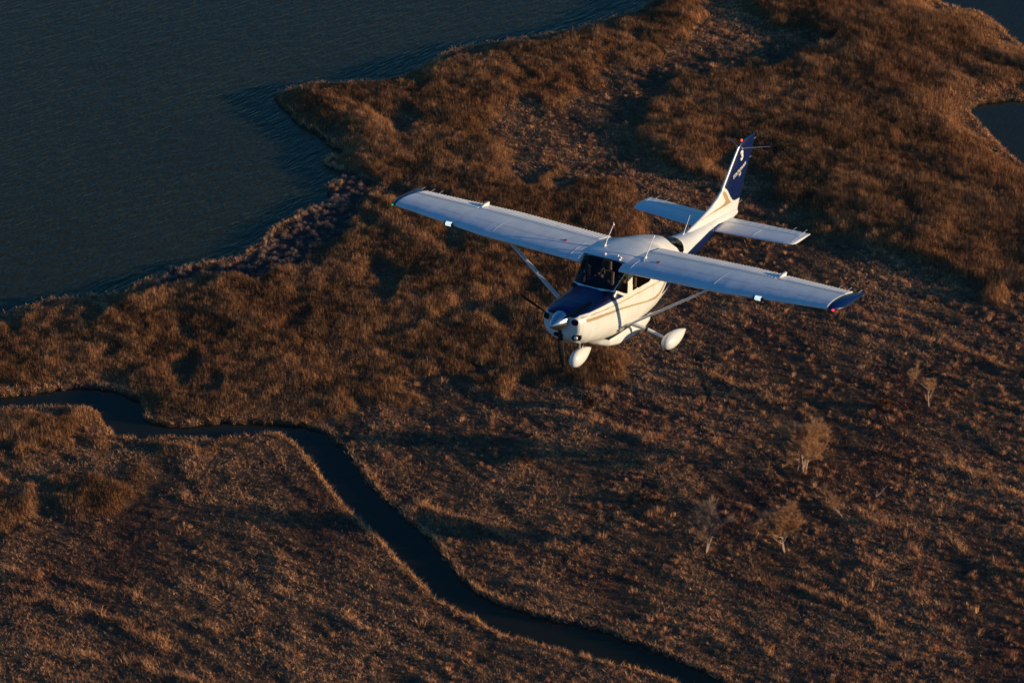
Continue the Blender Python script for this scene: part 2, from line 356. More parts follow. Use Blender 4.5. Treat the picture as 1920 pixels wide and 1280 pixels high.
o = blades('reed_bed', x, y, field(GZ, x, y)-.12, h*.82, RNG.uniform(.05, .13, len(x)), np.abs(RNG.normal(.10, .16, len(x)))*h*.6, wd+RNG.normal(math.pi*.9, 1.0, len(x)), col, M_reed)
tag(o, 'tall dry orange brown reeds standing in soft clumps over the marsh', 'reeds', kind='stuff'); print('reeds', len(x))
# short flattened grass
x, y = scatter(2900000); tm = field(TALLM, x, y); sd = field(SDL, x, y); dm = field(DM, x, y); sb = field(STUBM, x, y)
ang = perlin(x/26, y/26, 88)*.9; ca2, sa2 = np.cos(SA+ang), np.sin(SA+ang); tuft = .6*fbm((x*ca2+y*sa2)/2.6, -x*sa2+y*ca2, .95, 2, 81)+.55*fbm(x, y, .85, 2, 82); stk = field(STREAK, x, y)
den = np.clip(.54+1.4*tuft+.6*stk, .08, 1)
k = (RNG.uniform(0, 1, len(x)) < den*(1-tm)*(1-sb)) & (sd > -.15) & (dm < .5)
x, y = x[k], y[k]; tuft = tuft[k]; stk = stk[k]; sd = sd[k]
nh = field(n_hue, x, y); nr = field(n_red, x, y); nm = field(n_mid, x, y); lo = field(LOW, x, y)
rim = np.exp(-((sd-.5)/.7)**2)
rd = field(RD, x, y)
h = np.clip(.16+.55*lo+.42*tuft+rim*.45+.45*rd+RNG.normal(0, .08, len(x)), .06, 1.3)
la = SA+math.pi*(RNG.uniform(0, 1, len(x)) < .4)+RNG.normal(0, .75, len(x))+perlin(x/9, y/9, 83)
nb_ = field(n_big, x, y)
col = mix((.16, .082, .050), (.80, .42, .20), .34+.5*tuft+.5*stk+.5*nm+1.0*nb_+.8*rd+RNG.normal(0, .25, len(x)))  # lit look of the ridge lines is put into the grass colour
col = mix(col, (.26, .105, .065), sst(.05, .5, nr)*.6); col = mix(col, (.80, .42, .19), rim*.85)  # lit bank edge: sunlight painted into the grass along the water
col *= np.exp(RNG.normal(0, .28, len(x)))[:, None]
o = blades('marsh_grass', x, y, field(GZ, x, y)-.05, h, RNG.uniform(.05, .15, len(x)), RNG.uniform(.1, 1.1, len(x))*(h+.15), la, col, M_grass)
tag(o, 'short flattened dry marsh grass in matted tufts', 'grass', kind='stuff'); print('grass', len(x))
# taller rusty tufts scattered through the low marsh
bx, by = scatter(30000); k = (RNG.uniform(0, 1, len(bx)) < np.clip(.08+.9*fbm(bx, by, 16, 3, 93)+.005*bx, .01, .6)*(1-field(TALLM, bx, by))*(1-field(STUBM, bx, by))) & (field(SDL, bx, by) > 1); bx, by = bx[k], by[k]
m_ = 44; rr0 = np.exp(RNG.normal(-1.15, .35, len(bx))); r = np.abs(RNG.normal(0, 1, (len(bx), m_)))*rr0[:, None]; a = RNG.uniform(0, 2*np.pi, (len(bx), m_)); x = (bx[:, None]+r*np.cos(a)).ravel(); y = (by[:, None]+r*np.sin(a)*1.0).ravel()
hh = np.repeat(rr0*RNG.uniform(1.2, 2.6, len(bx)), m_)*np.exp(-(r/(2.2*rr0[:, None]))**2).ravel()
cc = mix((.34, .145, .085), (.78, .43, .22), RNG.uniform(0, 1, len(bx))); cc = np.repeat(cc, m_, 0)*np.exp(RNG.normal(0, .25, len(x)))[:, None]
o = blades('tussock_grass', x, y, field(GZ, x, y)-.03, np.clip(hh, .1, 1.5), RNG.uniform(.05, .12, len(x)), r.ravel()*.6+.05, a.ravel(), cc, M_grass)
tag(o, 'rust coloured grass tussocks standing above the flattened marsh grass', 'grass tussocks', kind='stuff'); print('tussocks', len(bx))
# grey stubble on the shore: small upright clumps
nb = 5200; bx, by = [], []
for P in STUB:
    lo_, hi_ = P.min(0), P.max(0); A = (hi_-lo_).prod(); q = RNG.uniform(lo_-2, hi_+2, (int(A*.9), 2)); bx.append(q[:, 0]); by.append(q[:, 1])
bx = np.concatenate(bx); by = np.concatenate(by); k = (field(STUBM, bx, by) > .4) & (field(SDL, bx, by) > .1) & (perlin(bx/2.6, by/2.6, 91) > -.28); bx, by = bx[k], by[k]
m_ = 46; r = np.abs(RNG.normal(0, .32, (len(bx), m_))); a = RNG.uniform(0, 2*np.pi, (len(bx), m_)); x = (bx[:, None]+r*np.cos(a)).ravel(); y = (by[:, None]+r*np.sin(a)).ravel()
hh = np.repeat(RNG.uniform(.5, 1.15, len(bx)), m_)*(1.1-r.ravel())
sdl = field(SDL, x, y); col = mix((.30, .20, .16), (.75, .44, .27), np.exp(-((sdl-1)/2.)**2)+RNG.normal(0, .2, len(x)))
o = blades('shore_stubble', x, y, field(GZ, x, y)-.03, np.clip(hh, .1, 1), RNG.uniform(.05, .13, len(x)), r.ravel()*.9, a.ravel(), col, M_grass)
tag(o, 'grey broken reed stubble in small clumps along the lake shore', 'reed stubble', kind='stuff'); print('stubble', len(x))
def zat(x, y): return float(field(GZ, np.array([x]), np.array([y]))[0])

# ------------------------------------------------------------------ bare trees
M_bark = simple('pale_bark', (.60, .43, .29), .85); M_twig = leaf_mat('twig', .2)
def tree(u, v, H, spread, stems, label, dens=1.0, col=(.54, .31, .155), tk=.13, cat='tree', name='bare_tree'):
    bx, by = gp(u, v, .5); bz = zat(bx, by)-.1
    root = bpy.data.objects.new(name, None); link(root); root.location = (bx, by, bz); tag(root, label, cat, 'bare trees and bushes in the marsh')
    mb = MB(); rs = random.Random(int(u*7+v)); tips = []
    def grow(p, d, L, r, lv):
        pts = [p]; rad = [r]
        for i in range(4):
            d = d+Vector((rs.gauss(0, .13), rs.gauss(0, .13), rs.gauss(0, .06)+.03)); d.normalize(); p = p+d*L/4; pts.append(p.copy()); rad.append(r*(1-.16*(i+1)))
        mb.tube([tuple(q) for q in pts], rad, 5)
        if lv <= 1: tips.append((pts, L))
        if lv == 0: return
        for k in range(rs.choice((3, 4))):
            q = pts[rs.choice((2, 3, 4))]
            dd = d+Vector((rs.gauss(0, .72), rs.gauss(0, .72), rs.gauss(.05, .3)))*spread; dd.normalize(); grow(q, dd, L*rs.uniform(.55, .78), r*.5, lv-1)
    for s in range(stems):
        d = Vector((rs.gauss(0, .16*spread*(stems > 1)+.05), rs.gauss(0, .16*spread*(stems > 1)+.05), 1)).normalized()
        grow(Vector((rs.gauss(0, .12*(stems-1)), rs.gauss(0, .12*(stems-1)), 0)), d, H*.42, tk*rs.uniform(.7, 1), 3)
    mb.build('trunk', M_bark, root)
    V = []; n = 0
    for pts, L in tips:
        for k in range(int(90*dens)):
            i = rs.randrange(0, 4); q = pts[i].lerp(pts[i+1], rs.random()); dr = (pts[i+1]-pts[i]).normalized()
            e = q+(dr*rs.uniform(.1, .9)+Vector((rs.gauss(0, .6), rs.gauss(0, .6), rs.gauss(.3, .4))))*rs.uniform(.2, .7)*H*.12
            s = Vector((rs.gauss(0, 1), rs.gauss(0, 1), rs.gauss(0, .5))).normalized()*rs.uniform(.014, .030)
            V += [q-s, q+s, e]; n += 1
    V = np.array([tuple(p) for p in V]); c = np.array(col)*np.exp(RNG.normal(0, .25, (n, 1))); np_mesh('crown', V, np.arange(3*n).reshape(-1, 3), M_twig, root, np.repeat(c, 3, 0))
    return root
tree(1741, 766, 8.4, .8, 1, 'small bare tree with one pale trunk and round tan crown, furthest right in the marsh', 1.1)
tree(1506, 884, 9.6, 1.1, 5, 'wide many-stemmed bare tree with feathery tan crown, standing above the dense rounded one', 1.2)
tree(1325, 1036, 10.4, .85, 2, 'sparse greyish bare tree forking low into two pale stems', .9, (.42, .28, .19))
tree(1470, 1038, 10.2, .95, 2, 'dense bushy bare tree with rounded brown crown and short forked trunk', 1.5)
tree(1581, 974, 7.2, .7, 1, 'thin bare sapling with a long straight pale trunk and small faint crown', .6, (.42, .24, .13), .07)
tree(1110, 770, 2.6, 1.3, 5, 'low dark reddish bush at the foot of the tall reeds below the aircraft nose wheel', .8, (.17, .08, .05), .05, 'bush', 'bare_bush')
tree(985, 872, 1.7, 1.5, 5, 'small reddish bush alone in the flat grass above the creek', .8, (.26, .12, .06), .04, 'bush', 'bare_bush')
tree(1215, 940, 2.0, 1.6, 5, 'low dark red bush beside the faint channel in the lower middle of the marsh', .8, (.15, .06, .05), .04, 'bush', 'bare_bush')
tree(1660, 770, 2.4, 1.5, 5, 'low rusty bush left of the small round-crowned tree', .8, (.24, .10, .05), .04, 'bush', 'bare_bush')
# fallen bleached branch
bx, by = gp(1642, 935, .4); mb = MB(); bz = zat(bx, by)+.15
mb.tube([(0, 0, 0), (.2, .3, .6), (.15, .6, 1.1)], [.07, .05, .02], 6); mb.tube([(0, 0, 0), (.8, .5, .5), (1.5, 1.1, 1.0), (1.9, 1.3, 1.5)], [.07, .05, .035, .015], 6)
mb.tube([(.8, .5, .5), (1.1, .3, 1.0)], [.04, .015], 6)
o = mb.build('fallen_branch', simple('bleached_wood', (.42, .33, .28), .8)); o.location = (bx, by, bz)
tag(o, 'bleached forked dead branch lying in the grass between the trees', 'branch')

# ================================================================== the aircraft
# local frame: x aft, y to the right wing, z up, metres
air = bpy.data.objects.new('light_aircraft', None); link(air); air.matrix_world = AIR
tag(air, 'white high-wing propeller aircraft with dark blue cowling and fin, flying over the marsh', 'aircraft')
WHITE = (.80, .80, .78); BLUE = (.0005, .011, .078); TAN = (.47, .35, .19)
def paint_mat():
    m, t, b = mat_new('aircraft_paint'); N = t.nodes; L = t.links
    at = N.new('ShaderNodeAttribute'); at.attribute_name = 'Col'
    tc = N.new('ShaderNodeTexCoord'); n = N.new('ShaderNodeTexNoise'); n.inputs['Scale'].default_value = 3; n.inputs['Detail'].default_value = 6; L.new(tc.outputs['Object'], n.inputs['Vector'])
    r = N.new('ShaderNodeMapRange'); r.inputs[3].default_value = .84; r.inputs[4].default_value = 1.06; L.new(n.outputs[0], r.inputs[0])
    mu = N.new('ShaderNodeVectorMath'); mu.operation = 'SCALE'; L.new(at.outputs['Color'], mu.inputs[0]); L.new(r.outputs[0], mu.inputs['Scale']); L.new(mu.outputs[0], b.inputs['Base Color'])
    r2 = N.new('ShaderNodeMapRange'); r2.inputs[3].default_value = .22; r2.inputs[4].default_value = .38; L.new(n.outputs[0], r2.inputs[0]); L.new(r2.outputs[0], b.inputs['Roughness'])
    b.inputs['Coat Weight'].default_value = .25; b.inputs['Coat Roughness'].default_value = .05; b.inputs['Specular IOR Level'].default_value = .35
    # slight oil-canning of the skin panels
    n2 = N.new('ShaderNodeTexNoise'); n2.inputs['Scale'].default_value = 2.2; n2.inputs['Detail'].default_value = 2; L.new(tc.outputs['Object'], n2.inputs['Vector'])
    bu = N.new('ShaderNodeBump'); bu.inputs['Strength'].default_value = .25; bu.inputs['Distance'].default_value = .03; L.new(n2.outputs[0], bu.inputs['Height']); L.new(bu.outputs[0], b.inputs['Normal']); L.new(bu.outputs[0], b.inputs['Coat Normal'])
    return m
M_paint = paint_mat()
M_white = simple('white_paint', (.80, .80, .78), .3, coat=.4); M_blue = simple('blue_paint', BLUE, .25, coat=.7)
M_black = simple('black_rubber', (.012, .012, .013), .7); M_dark = simple('dark_interior', (.012, .011, .011), .85)
M_metal = simple('polished_metal', (.62, .63, .66), .2, metal=1); M_grey = simple('dull_metal', (.45, .45, .46), .4, metal=.7)
M_red = simple('red_cap', (.45, .01, .01), .4); M_seat = simple('tan_leather', (.30, .17, .08), .6)
def glass_mat():
    m, t, b = mat_new('window_glass'); N = t.nodes; L = t.links; N.remove(b); out = [n for n in N if n.type == 'OUTPUT_MATERIAL'][0]
    tr = N.new('ShaderNodeBsdfTransparent'); tr.inputs[0].default_value = (.62, .66, .66, 1); gl = N.new('ShaderNodeBsdfGlossy'); gl.inputs['Roughness'].default_value = .02
    fr = N.new('ShaderNodeFresnel'); fr.inputs[0].default_value = 1.45; mx = N.new('ShaderNodeMixShader'); L.new(fr.outputs[0], mx.inputs[0]); L.new(tr.outputs[0], mx.inputs[1]); L.new(gl.outputs[0], mx.inputs[2]); L.new(mx.outputs[0], out.inputs[0])
    return m
M_glass = glass_mat()

# --- fuselage stations: x, half width, z bottom, z top, exponent top, exponent bottom, z of max width
ST_F = np.array([
 (-.90, .37, 1.00, 1.545, 2.3, 2.2, 1.28), (-.885, .405, .955, 1.57, 2.3, 2.3, 1.27), (-.85, .435, .91, 1.592, 2.4, 2.4, 1.26), (-.75, .470, .84, 1.615, 2.5, 2.5, 1.25), (-.5, .51, .72, 1.64, 3.0, 2.7, 1.24), (0, .545, .60, 1.665, 3.0, 3.0, 1.22),
 (.30, .56, .54, 1.695, 3.0, 3.2, 1.20), (.36, .56, .53, 1.73, 3.0, 3.2, 1.20), (.50, .56, .51, 1.865, 3.4, 3.4, 1.20), (.65, .56, .50, 2.00, 4, 3.6, 1.20), (.78, .56, .50, 2.11, 5, 3.6, 1.20), (.86, .56, .50, 2.16, 6, 3.8, 1.2), (.95, .56, .50, 2.18, 6, 3.8, 1.2), (1.1, .56, .50, 2.19, 5, 3.8, 1.2),
 (1.6, .56, .50, 2.19, 5, 3.8, 1.2), (2.0, .56, .51, 2.16, 4.4, 3.6, 1.2), (2.4, .545, .56, 2.12, 3.8, 3.4, 1.2), (2.8, .51, .66, 2.04, 3.2, 3.0, 1.22), (3.2, .455, .77, 1.93, 2.8, 2.7, 1.24), (3.7, .38, .87, 1.73, 2.5, 2.5, 1.26),
 (4.1, .325, .93, 1.61, 2.3, 2.4, 1.28), (4.5, .28, .98, 1.565, 2.2, 2.3, 1.29), (5.2, .215, 1.06, 1.54, 2.1, 2.2, 1.31), (6.0, .145, 1.14, 1.50, 2.1, 2.1, 1.33), (6.6, .085, 1.20, 1.44, 2.0, 2.0, 1.33), (6.95, .045, 1.26, 1.38, 2.0, 2.0, 1.33)])
def stn(x): return [np.interp(x, ST_F[:, 0], ST_F[:, i]) for i in range(1, 7)]
def sec(x, th):
    hw, zb, zt, nu, nl, zc = stn(x)
    s, c = np.sin(th), np.cos(th)                       # th=0 top, going to the left (-y) and round
    up = c >= 0; n = np.where(up, nu, nl)
    sy = np.sign(s)*np.abs(s)**(2/n); cz = np.abs(c)**(2/n)
    return -hw*sy, np.where(up, zc+(zt-zc)*cz, zc-(zc-zb)*cz)
xs = np.concatenate([np.linspace(-.90, -.84, 7), np.arange(-.825, .29, .015), np.arange(.30, 1.0, .01), np.arange(1.0, 2.6, .015), np.arange(2.6, 6.96, .02)])
NT = 240
u_ = np.linspace(0, 2*np.pi, NT, endpoint=False); th = u_+.0*np.sin(2*u_)
FX, FT = np.meshgrid(xs, th, indexing='ij'); FY, FZ = sec(FX, FT)
# re-space the points evenly round each section
for i in range(len(xs)):
    yy = np.append(FY[i], FY[i, 0]); zz = np.append(FZ[i], FZ[i, 0])
    tt = np.linspace(0, 2*np.pi, 1601); y2, z2 = sec(np.full(1601, xs[i]), tt); s = np.concatenate([[0], np.cumsum(np.hypot(np.diff(y2), np.diff(z2)))])
    q = np.linspace(0, s[-1], NT, endpoint=False); FY[i] = np.interp(q, s, y2); FZ[i] = np.interp(q, s, z2)
def lin(x, pts): a = np.array(pts); return np.interp(x, a[:, 0], a[:, 1])
def band(v, w_, e=.006): return np.clip((w_/2-np.abs(v))/e+.5, 0, 1)
def ge_(v, e=.006): return np.clip(v/e+.5, 0, 1)
def blend(c, col, a): return c*(1-a[..., None])+np.array(col)*a[..., None]
BASE = [(.30, 1.70), (.34, 1.70), (.45, 1.665), (.62, 1.575), (.80, 1.47), (.98, 1.42), (1.02, 1.42)]   # foot of the windshield
def fus_col(x, y, z):
    c = np.ones(x.shape+(3,))*np.array(WHITE)
    # cowling top blue
    bz = lin(x, [(-.92, 1.465), (-.9, 1.465), (-.84, 1.48), (-.78, 1.50), (-.32, 1.49), (.46, 1.475), (.82, 1.452), (1.0, 1.44)])
    c = blend(c, BLUE, ge_(z-bz)*ge_(.92-x, .02)*(x < 1.0))
    # white strip at the foot of the windshield
    c = blend(c, WHITE, ge_(z-(lin(x, BASE)-.030))*(x > .28)*(x < 1.4))
    side = np.abs(y) > .12
    c = blend(c, TAN, band(z-lin(x, [(-.78, 1.452), (.42, 1.372), (.70, 1.360), (1.55, 1.313), (2.37, 1.267), (2.6, 1.255)]), .024)*((x > -.78) & (x < 2.5))*side)
    tw = lin(x, [(-.66, .075), (.0, .065), (.6, .045), (1.8, .035), (2.3, .07), (2.7, .12)])
    c = blend(c, TAN, band(z-lin(x, [(-.66, 1.362), (.526, 1.232), (1.10, 1.130), (1.82, .992), (2.20, .945), (2.36, .965), (2.55, 1.05), (2.70, 1.16), (2.9, 1.33), (3.05, 1.45)]), tw)*((x > -.68+.35*(1.40-z)) & (x < 3.1))*side)
    # blue flash along the tail cone
    top = lin(x, [(2.5, .90), (2.62, .97), (2.80, 1.14), (3.0, 1.30), (3.3, 1.36), (4.0, 1.33), (5.3, 1.41), (5.8, 1.41), (6.4, 1.33)])
    bot = lin(x, [(2.5, .89), (2.9, .92), (3.3, .93), (4.2, .93), (5.2, .95), (6.3, 1.0)])
    c = blend(c, BLUE, ge_(top-z)*ge_(z-bot)*((x > 2.56) & (x < 6.4))*side)
    # seams of the cowling, the door and the tail cone
    g = (.36, .34, .30)
    for xx, z0, z1 in ((-.52, .75, 1.46), (.28, .55, 1.44), (2.08, .62, 1.95), (1.16, .66, 1.44), (3.35, 1.0, 1.9), (4.55, 1.0, 1.6), (5.5, 1., 1.6)):
        c = blend(c, g, band(x-xx, .008, .012)*((z > z0) & (z < z1))*.7)
    c = blend(c, g, band(z-.66, .008, .012)*((x > 1.16) & (x < 2.08))*.7)
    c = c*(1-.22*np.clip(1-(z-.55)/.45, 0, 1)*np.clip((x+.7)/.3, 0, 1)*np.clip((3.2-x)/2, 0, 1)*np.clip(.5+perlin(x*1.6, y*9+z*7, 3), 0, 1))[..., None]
    # lettering too small to read on the door and the cowling
    for (x0, x1_, zz, s_) in ((1.34, 1.58, 1.395, 40), (-.38, -.12, .88, 36)):
        c = blend(c, (.42, .36, .24), band(z-zz, .028, .006)*((x > x0) & (x < x1_))*(np.sin(x*2*np.pi*s_) > -.1)*(np.abs(y) > .3)*.6)
    return c
def inpoly(px, pz, P):
    P = np.array(P); r = np.zeros(px.shape, bool)
    for i in range(len(P)):
        a, b_ = P[i-1], P[i]; cnd = (a[1] > pz) != (b_[1] > pz); r ^= cnd & (px < (b_[0]-a[0])*(pz-a[1])/(b_[1]-a[1]+1e-12)+a[0])
    return r
idx = np.arange(len(xs)*NT).reshape(len(xs), NT)
i0 = idx[:-1]; i1 = idx[1:]; F = np.stack([i0, np.roll(i0, -1, 1), np.roll(i1, -1, 1), i1], -1)
cx_ = (FX[:-1]+FX[1:])/2; cy_ = (FY[:-1]+np.roll(FY[:-1], -1, 1)+FY[1:]+np.roll(FY[1:], -1, 1))/4; cz_ = (FZ[:-1]+np.roll(FZ[:-1], -1, 1)+FZ[1:]+np.roll(FZ[1:], -1, 1))/4
pil = lin(cz_, [(1.45, .34), (1.62, .40), (1.68, .47), (1.93, .80), (2.05, .95), (2.2, 1.2)])          # windshield / side glass pillar
ws = (cz_ > lin(cx_, BASE)) & (cx_ < pil-.014) & (cx_ < .86) & (cx_ > .28)
side_ = (np.abs(cy_) > .36)
w1 = inpoly(cx_, cz_, [(.40, 1.70), (.50, 1.665), (.62, 1.60), (.78, 1.515), (.905, 1.475), (.925, 1.50), (.90, 2.03), (.50, 2.03)]) & side_ & (cx_ > pil+.014)
w2 = inpoly(cx_, cz_, [(1.13, 1.475), (1.16, 1.455), (1.88, 1.425), (1.94, 1.47), (1.98, 1.60), (1.98, 2.0), (1.93, 2.03), (1.16, 2.05), (1.12, 2.02)]) & side_
rw = inpoly(cx_, cz_, [(3.62, 1.40), (3.82, 1.46), (3.90, 1.56), (3.94, 1.66), (3.20, 1.92), (3.22, 1.82), (3.46, 1.64), (3.56, 1.52)]) 
hole = ws | w1 | w2 | rw
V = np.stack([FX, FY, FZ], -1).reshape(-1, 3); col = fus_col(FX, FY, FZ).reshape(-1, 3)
FF = F[~hole].reshape(-1, 4)
# front and tail closing
vn = len(V); V = np.concatenate([V, [(-.915, 0, 1.26), (6.96, 0, 1.32)]]); col = np.concatenate([col, [WHITE, WHITE]])
fan = [(idx[0, k], vn, vn, idx[0, (k+1) % NT]) for k in range(NT)]
fus = np_mesh('fuselage', V, FF, M_paint, air, col, True)
for nm_, row_, tip_ in (('nose_bowl', idx[0], V[vn]), ('tail_cap', idx[-1], V[vn+1])):
    q_ = np.linspace(0, 1, 26)[:, None, None]; RV = V[row_][None]*(1-q_)+tip_[None, None]*q_; RV[:, :, 0] = V[row_][0, 0]+(tip_[0]-V[row_][0, 0])*(1-(1-q_[:, :, 0])**2)
    P = RV.reshape(-1, 3); ri = np.arange(26*NT).reshape(26, NT); f_ = np.stack([ri[:-1], np.roll(ri[:-1], -1, 1), np.roll(ri[1:], -1, 1), ri[1:]], -1).reshape(-1, 4)
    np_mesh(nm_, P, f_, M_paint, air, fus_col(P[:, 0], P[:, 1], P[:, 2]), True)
def pane(name, mask, off=.004):
    f = F[mask].reshape(-1, 4); us, inv = np.unique(f, return_inverse=True)
    # offset inwards a touch
    P = V[us].copy(); P[:, 1] *= (1-off); return np_mesh(name, P, inv.reshape(-1, 4), M_glass, air, None, True)
pane('windshield', ws); pane('door_window', w1 & (cy_ < 0)); pane('door_window', w1 & (cy_ > 0)); pane('cabin_window', w2 & (cy_ < 0)); pane('cabin_window', w2 & (cy_ > 0)); pane('rear_window', rw)
# inner lining so that the cabin is dark inside
f = F[(~hole) & (cx_ > -.3) & (cx_ < 4.4)].reshape(-1, 4); us, inv = np.unique(f, return_inverse=True); P = V[us].copy(); P[:, 1] *= .965; P[:, 2] = 1.3+(P[:, 2]-1.3)*.972
np_mesh('cabin_lining', P, inv.reshape(-1, 4)[:, ::-1], M_dark, air, None, True)

# --- wings
def airfoil(n=26, tk=.12, camb=.02):
    b_ = (1-np.cos(np.linspace(0, np.pi, n)))/2
    yt = 5*tk*(.2969*np.sqrt(b_)-.126*b_-.3516*b_**2+.2843*b_**3-.1015*b_**4)
    yc = np.where(b_ < .4, camb/.16*(.8*b_-b_**2), camb/.36*(.2+.8*b_-b_**2))
    return b_, yc+yt, yc-yt
def wing_loft(stations, yv, n=34, tk=.12, camb=.02, tewidth=.006):
    """stations: y, LE x, TE x, z; closed loop upper TE->LE->lower TE"""
    S = np.array(stations); b_, zu, zl = airfoil(n, tk, camb); rows = []
    for y in yv:
        le = np.interp(abs(y), S[:, 0], S[:, 1]); te = np.interp(abs(y), S[:, 0], S[:, 2]); z = np.interp(abs(y), S[:, 0], S[:, 3]); tw = np.interp(abs(y), S[:, 0], S[:, 4]) if S.shape[1] > 4 else 0
        ch = te-le; X = np.concatenate([b_[::-1], b_[1:]]); Z = np.concatenate([zu[::-1]+tewidth/2*b_[::-1], zl[1:]-tewidth/2*b_[1:]])
        rows.append(np.stack([le+X*ch, np.full(len(X), y), z+Z*ch-(X-.25)*ch*math.sin(tw)], -1))
    return np.array(rows)
def loft_obj(name, rows, parent, colf=None, mat=M_paint, cap=True, closed=True):
    R_, K = rows.shape[:2]; V = rows.reshape(-1, 3); id_ = np.arange(R_*K).reshape(R_, K); nx_ = np.roll(id_, -1, 1)
    F = np.stack([id_[:-1], nx_[:-1], nx_[1:], id_[1:]], -1); 
    if not closed: F = F[:, :-1]
    col = colf(V) if colf else np.tile(WHITE, (len(V), 1))
    o = np_mesh(name, V, F.reshape(-1, 4), mat, parent, col, True)
    me = o.data; bm = bmesh.new(); bm.from_mesh(me)
    if cap:
        bm.verts.ensure_lookup_table()
        for r_ in (0, R_-1):
            try: bm.faces.new([bm.verts[i] for i in id_[r_]])
            except Exception: pass
    bmesh.ops.recalc_face_normals(bm, faces=bm.faces); bm.to_mesh(me); bm.free()
    return o
WS = [(.40, .60, 2.22, 2.06, 0), (2.9, .60, 2.22, 2.135, 0), (5.22, .875, 2.075, 2.208, .035)]
def wing_top(x, y):
    S = np.array(WS); a = abs(y); le = np.interp(a, S[:, 0], S[:, 1]); te = np.interp(a, S[:, 0], S[:, 2]); z = np.interp(a, S[:, 0], S[:, 3]); tw = np.interp(a, S[:, 0], S[:, 4]); b_, zu, zl = airfoil(60); q = (x-le)/(te-le)
    return z+np.interp(q, b_, zu)*(te-le)-(q-.25)*(te-le)*math.sin(tw)
HX = .70   # control surfaces start here along the chord
for sgn in (-1, 1):
    yv = sgn*np.arange(.49, 5.2201, .03)
    rows = wing_loft(WS, yv)
    # keep the fixed wing ahead of the hinge line: squeeze the aft part into a thin lower shelf
    def wcol(V, sgn=sgn):
        c = np.tile(WHITE, (len(V), 1)).astype(float); a = np.abs(V[:, 1]); g = (.50, .50, .52)
        for yy in (.75, 1.35, 2.0, 2.66, 3.15, 3.62, 4.1, 4.65): c = blend(c, g, band(a-yy, .014, .02)*.6)
        ch_ = (V[:, 0]-.60)/1.6; c = blend(c, g, ((np.abs(ch_-.30) < .012) | (np.abs(ch_-.66) < .012)).astype(float)*.55*(V[:, 2] > 2.1))
        c = c*(1-.10*np.clip(perlin(V[:, 0]*1.2, V[:, 1]*6, 4)+.1, 0, 1))[:, None]
        return c
    w_ = loft_obj('wing', rows, air, wcol)
    # flap and aileron: a corrugated skin standing just proud of the wing's trailing part
    S = np.array(WS); b_, zu, zl = airfoil(60)
    for nm, ya, yb in (('flap', .62, 3.58), ('aileron', 3.64, 5.19)):
        yy = np.arange(ya, yb, .0085)*sgn; rr = []
        for y in yy:
            a = abs(y); le = np.interp(a, S[:, 0], S[:, 1]); te = np.interp(a, S[:, 0], S[:, 2]); z = np.interp(a, S[:, 0], S[:, 3]); tw = np.interp(a, S[:, 0], S[:, 4]); ch = te-le
            q = np.concatenate([np.linspace(1.012, HX, 12), [HX-.004], np.linspace(HX, 1.012, 8)])
            ph = (a*sgn % .074)/.074; bead = max(0, math.sin(ph*math.pi*2))**.7*.012+.001
            lift = np.concatenate([.006+bead*np.clip((1-np.linspace(0, 1, 12))*4, 0, 1), [.001], np.full(8, -.005)])
            qq = np.clip(q, 0, 1); Z = np.concatenate([np.interp(qq[:13], b_, zu), np.interp(qq[13:], b_, zl)])
            rr.append(np.stack([le+q*ch, np.full(len(q), y), z+Z*ch-(q-.25)*ch*math.sin(tw)+lift], -1))
        loft_obj(nm, np.array(rr), air)
    # tip cap, blue, drooped
    tipS = [(5.22, .875, 2.075, 2.208, .035), (5.30, .93, 2.12, 2.20, .03), (5.37, 1.03, 2.16, 2.19, .02), (5.42, 1.18, 2.18, 2.18, 0), (5.44, 1.37, 2.18, 2.17, 0)]
    rws = wing_loft(tipS, sgn*np.array([5.22, 5.26, 5.30, 5.34, 5.37, 5.40, 5.42, 5.44]), tk=.12); 
    tk_ = [1, .98, .93, .82, .68, .5, .3, .1]
    for i in range(len(tk_)):
        zc = rws[i][:, 2].mean(); rws[i][:, 2] = zc+(rws[i][:, 2]-zc)*tk_[i]
    tip = loft_obj('wing_tip', rws, air, lambda V: np.tile(BLUE, (len(V), 1)))
    # navigation light on the tip's leading edge
    mb = MB(); mb.ball((.935, sgn*5.30, 2.19), (.034, .024, .020)); 
    if sgn < 0: mb.build('navigation_light', simple('red_light', (.8, .02, .03), .2, emit=(1, .015, .04), estr=3), tip)
    else: mb.build('navigation_light', simple('green_light', (.02, .6, .1), .2, emit=(.03, 1, .2), estr=.35), tip)
    # landing light in the leading edge
    mb = MB(); yl = sgn*3.72; le = float(np.interp(3.72, S[:, 0], S[:, 1]))
    mb.tube([(le-.012, yl-.10, 2.166), (le-.012, yl+.10, 2.166)], .048, 14); ll = mb.build('landing_light', M_black, w_)
    mb = MB(); mb.tube([(le-.020, yl-.075-.0*sgn, 2.172), (le-.020, yl+.06, 2.172)], .048, 14)
    mb.build('light_lens', simple('light_lens', (.9, .95, .95), .15, emit=(.85, 1, .98), estr=.55), w_)
    # fence between flap and aileron
    mb = MB(); y0 = sgn*3.61; zt = wing_top(1.85, 3.61); mb.prism([(1.78, y0, zt+.01), (2.0, y0, wing_top(2.0, 3.61)), (2.15, y0, zt-.06), (2.16, y0, zt+.045), (1.96, y0, zt+.05)], (0, -.02, 0), (0, .04, 0)); mb.build('wing_fence', M_white, w_)
    # fuel cap
    mb = MB(); fx, fy = 1.17, sgn*1.12; mb.tube([(fx, fy, wing_top(fx, fy)-.01), (fx, fy, wing_top(fx, fy)+.015)], .040, 14); mb.build('fuel_cap', M_red, w_)
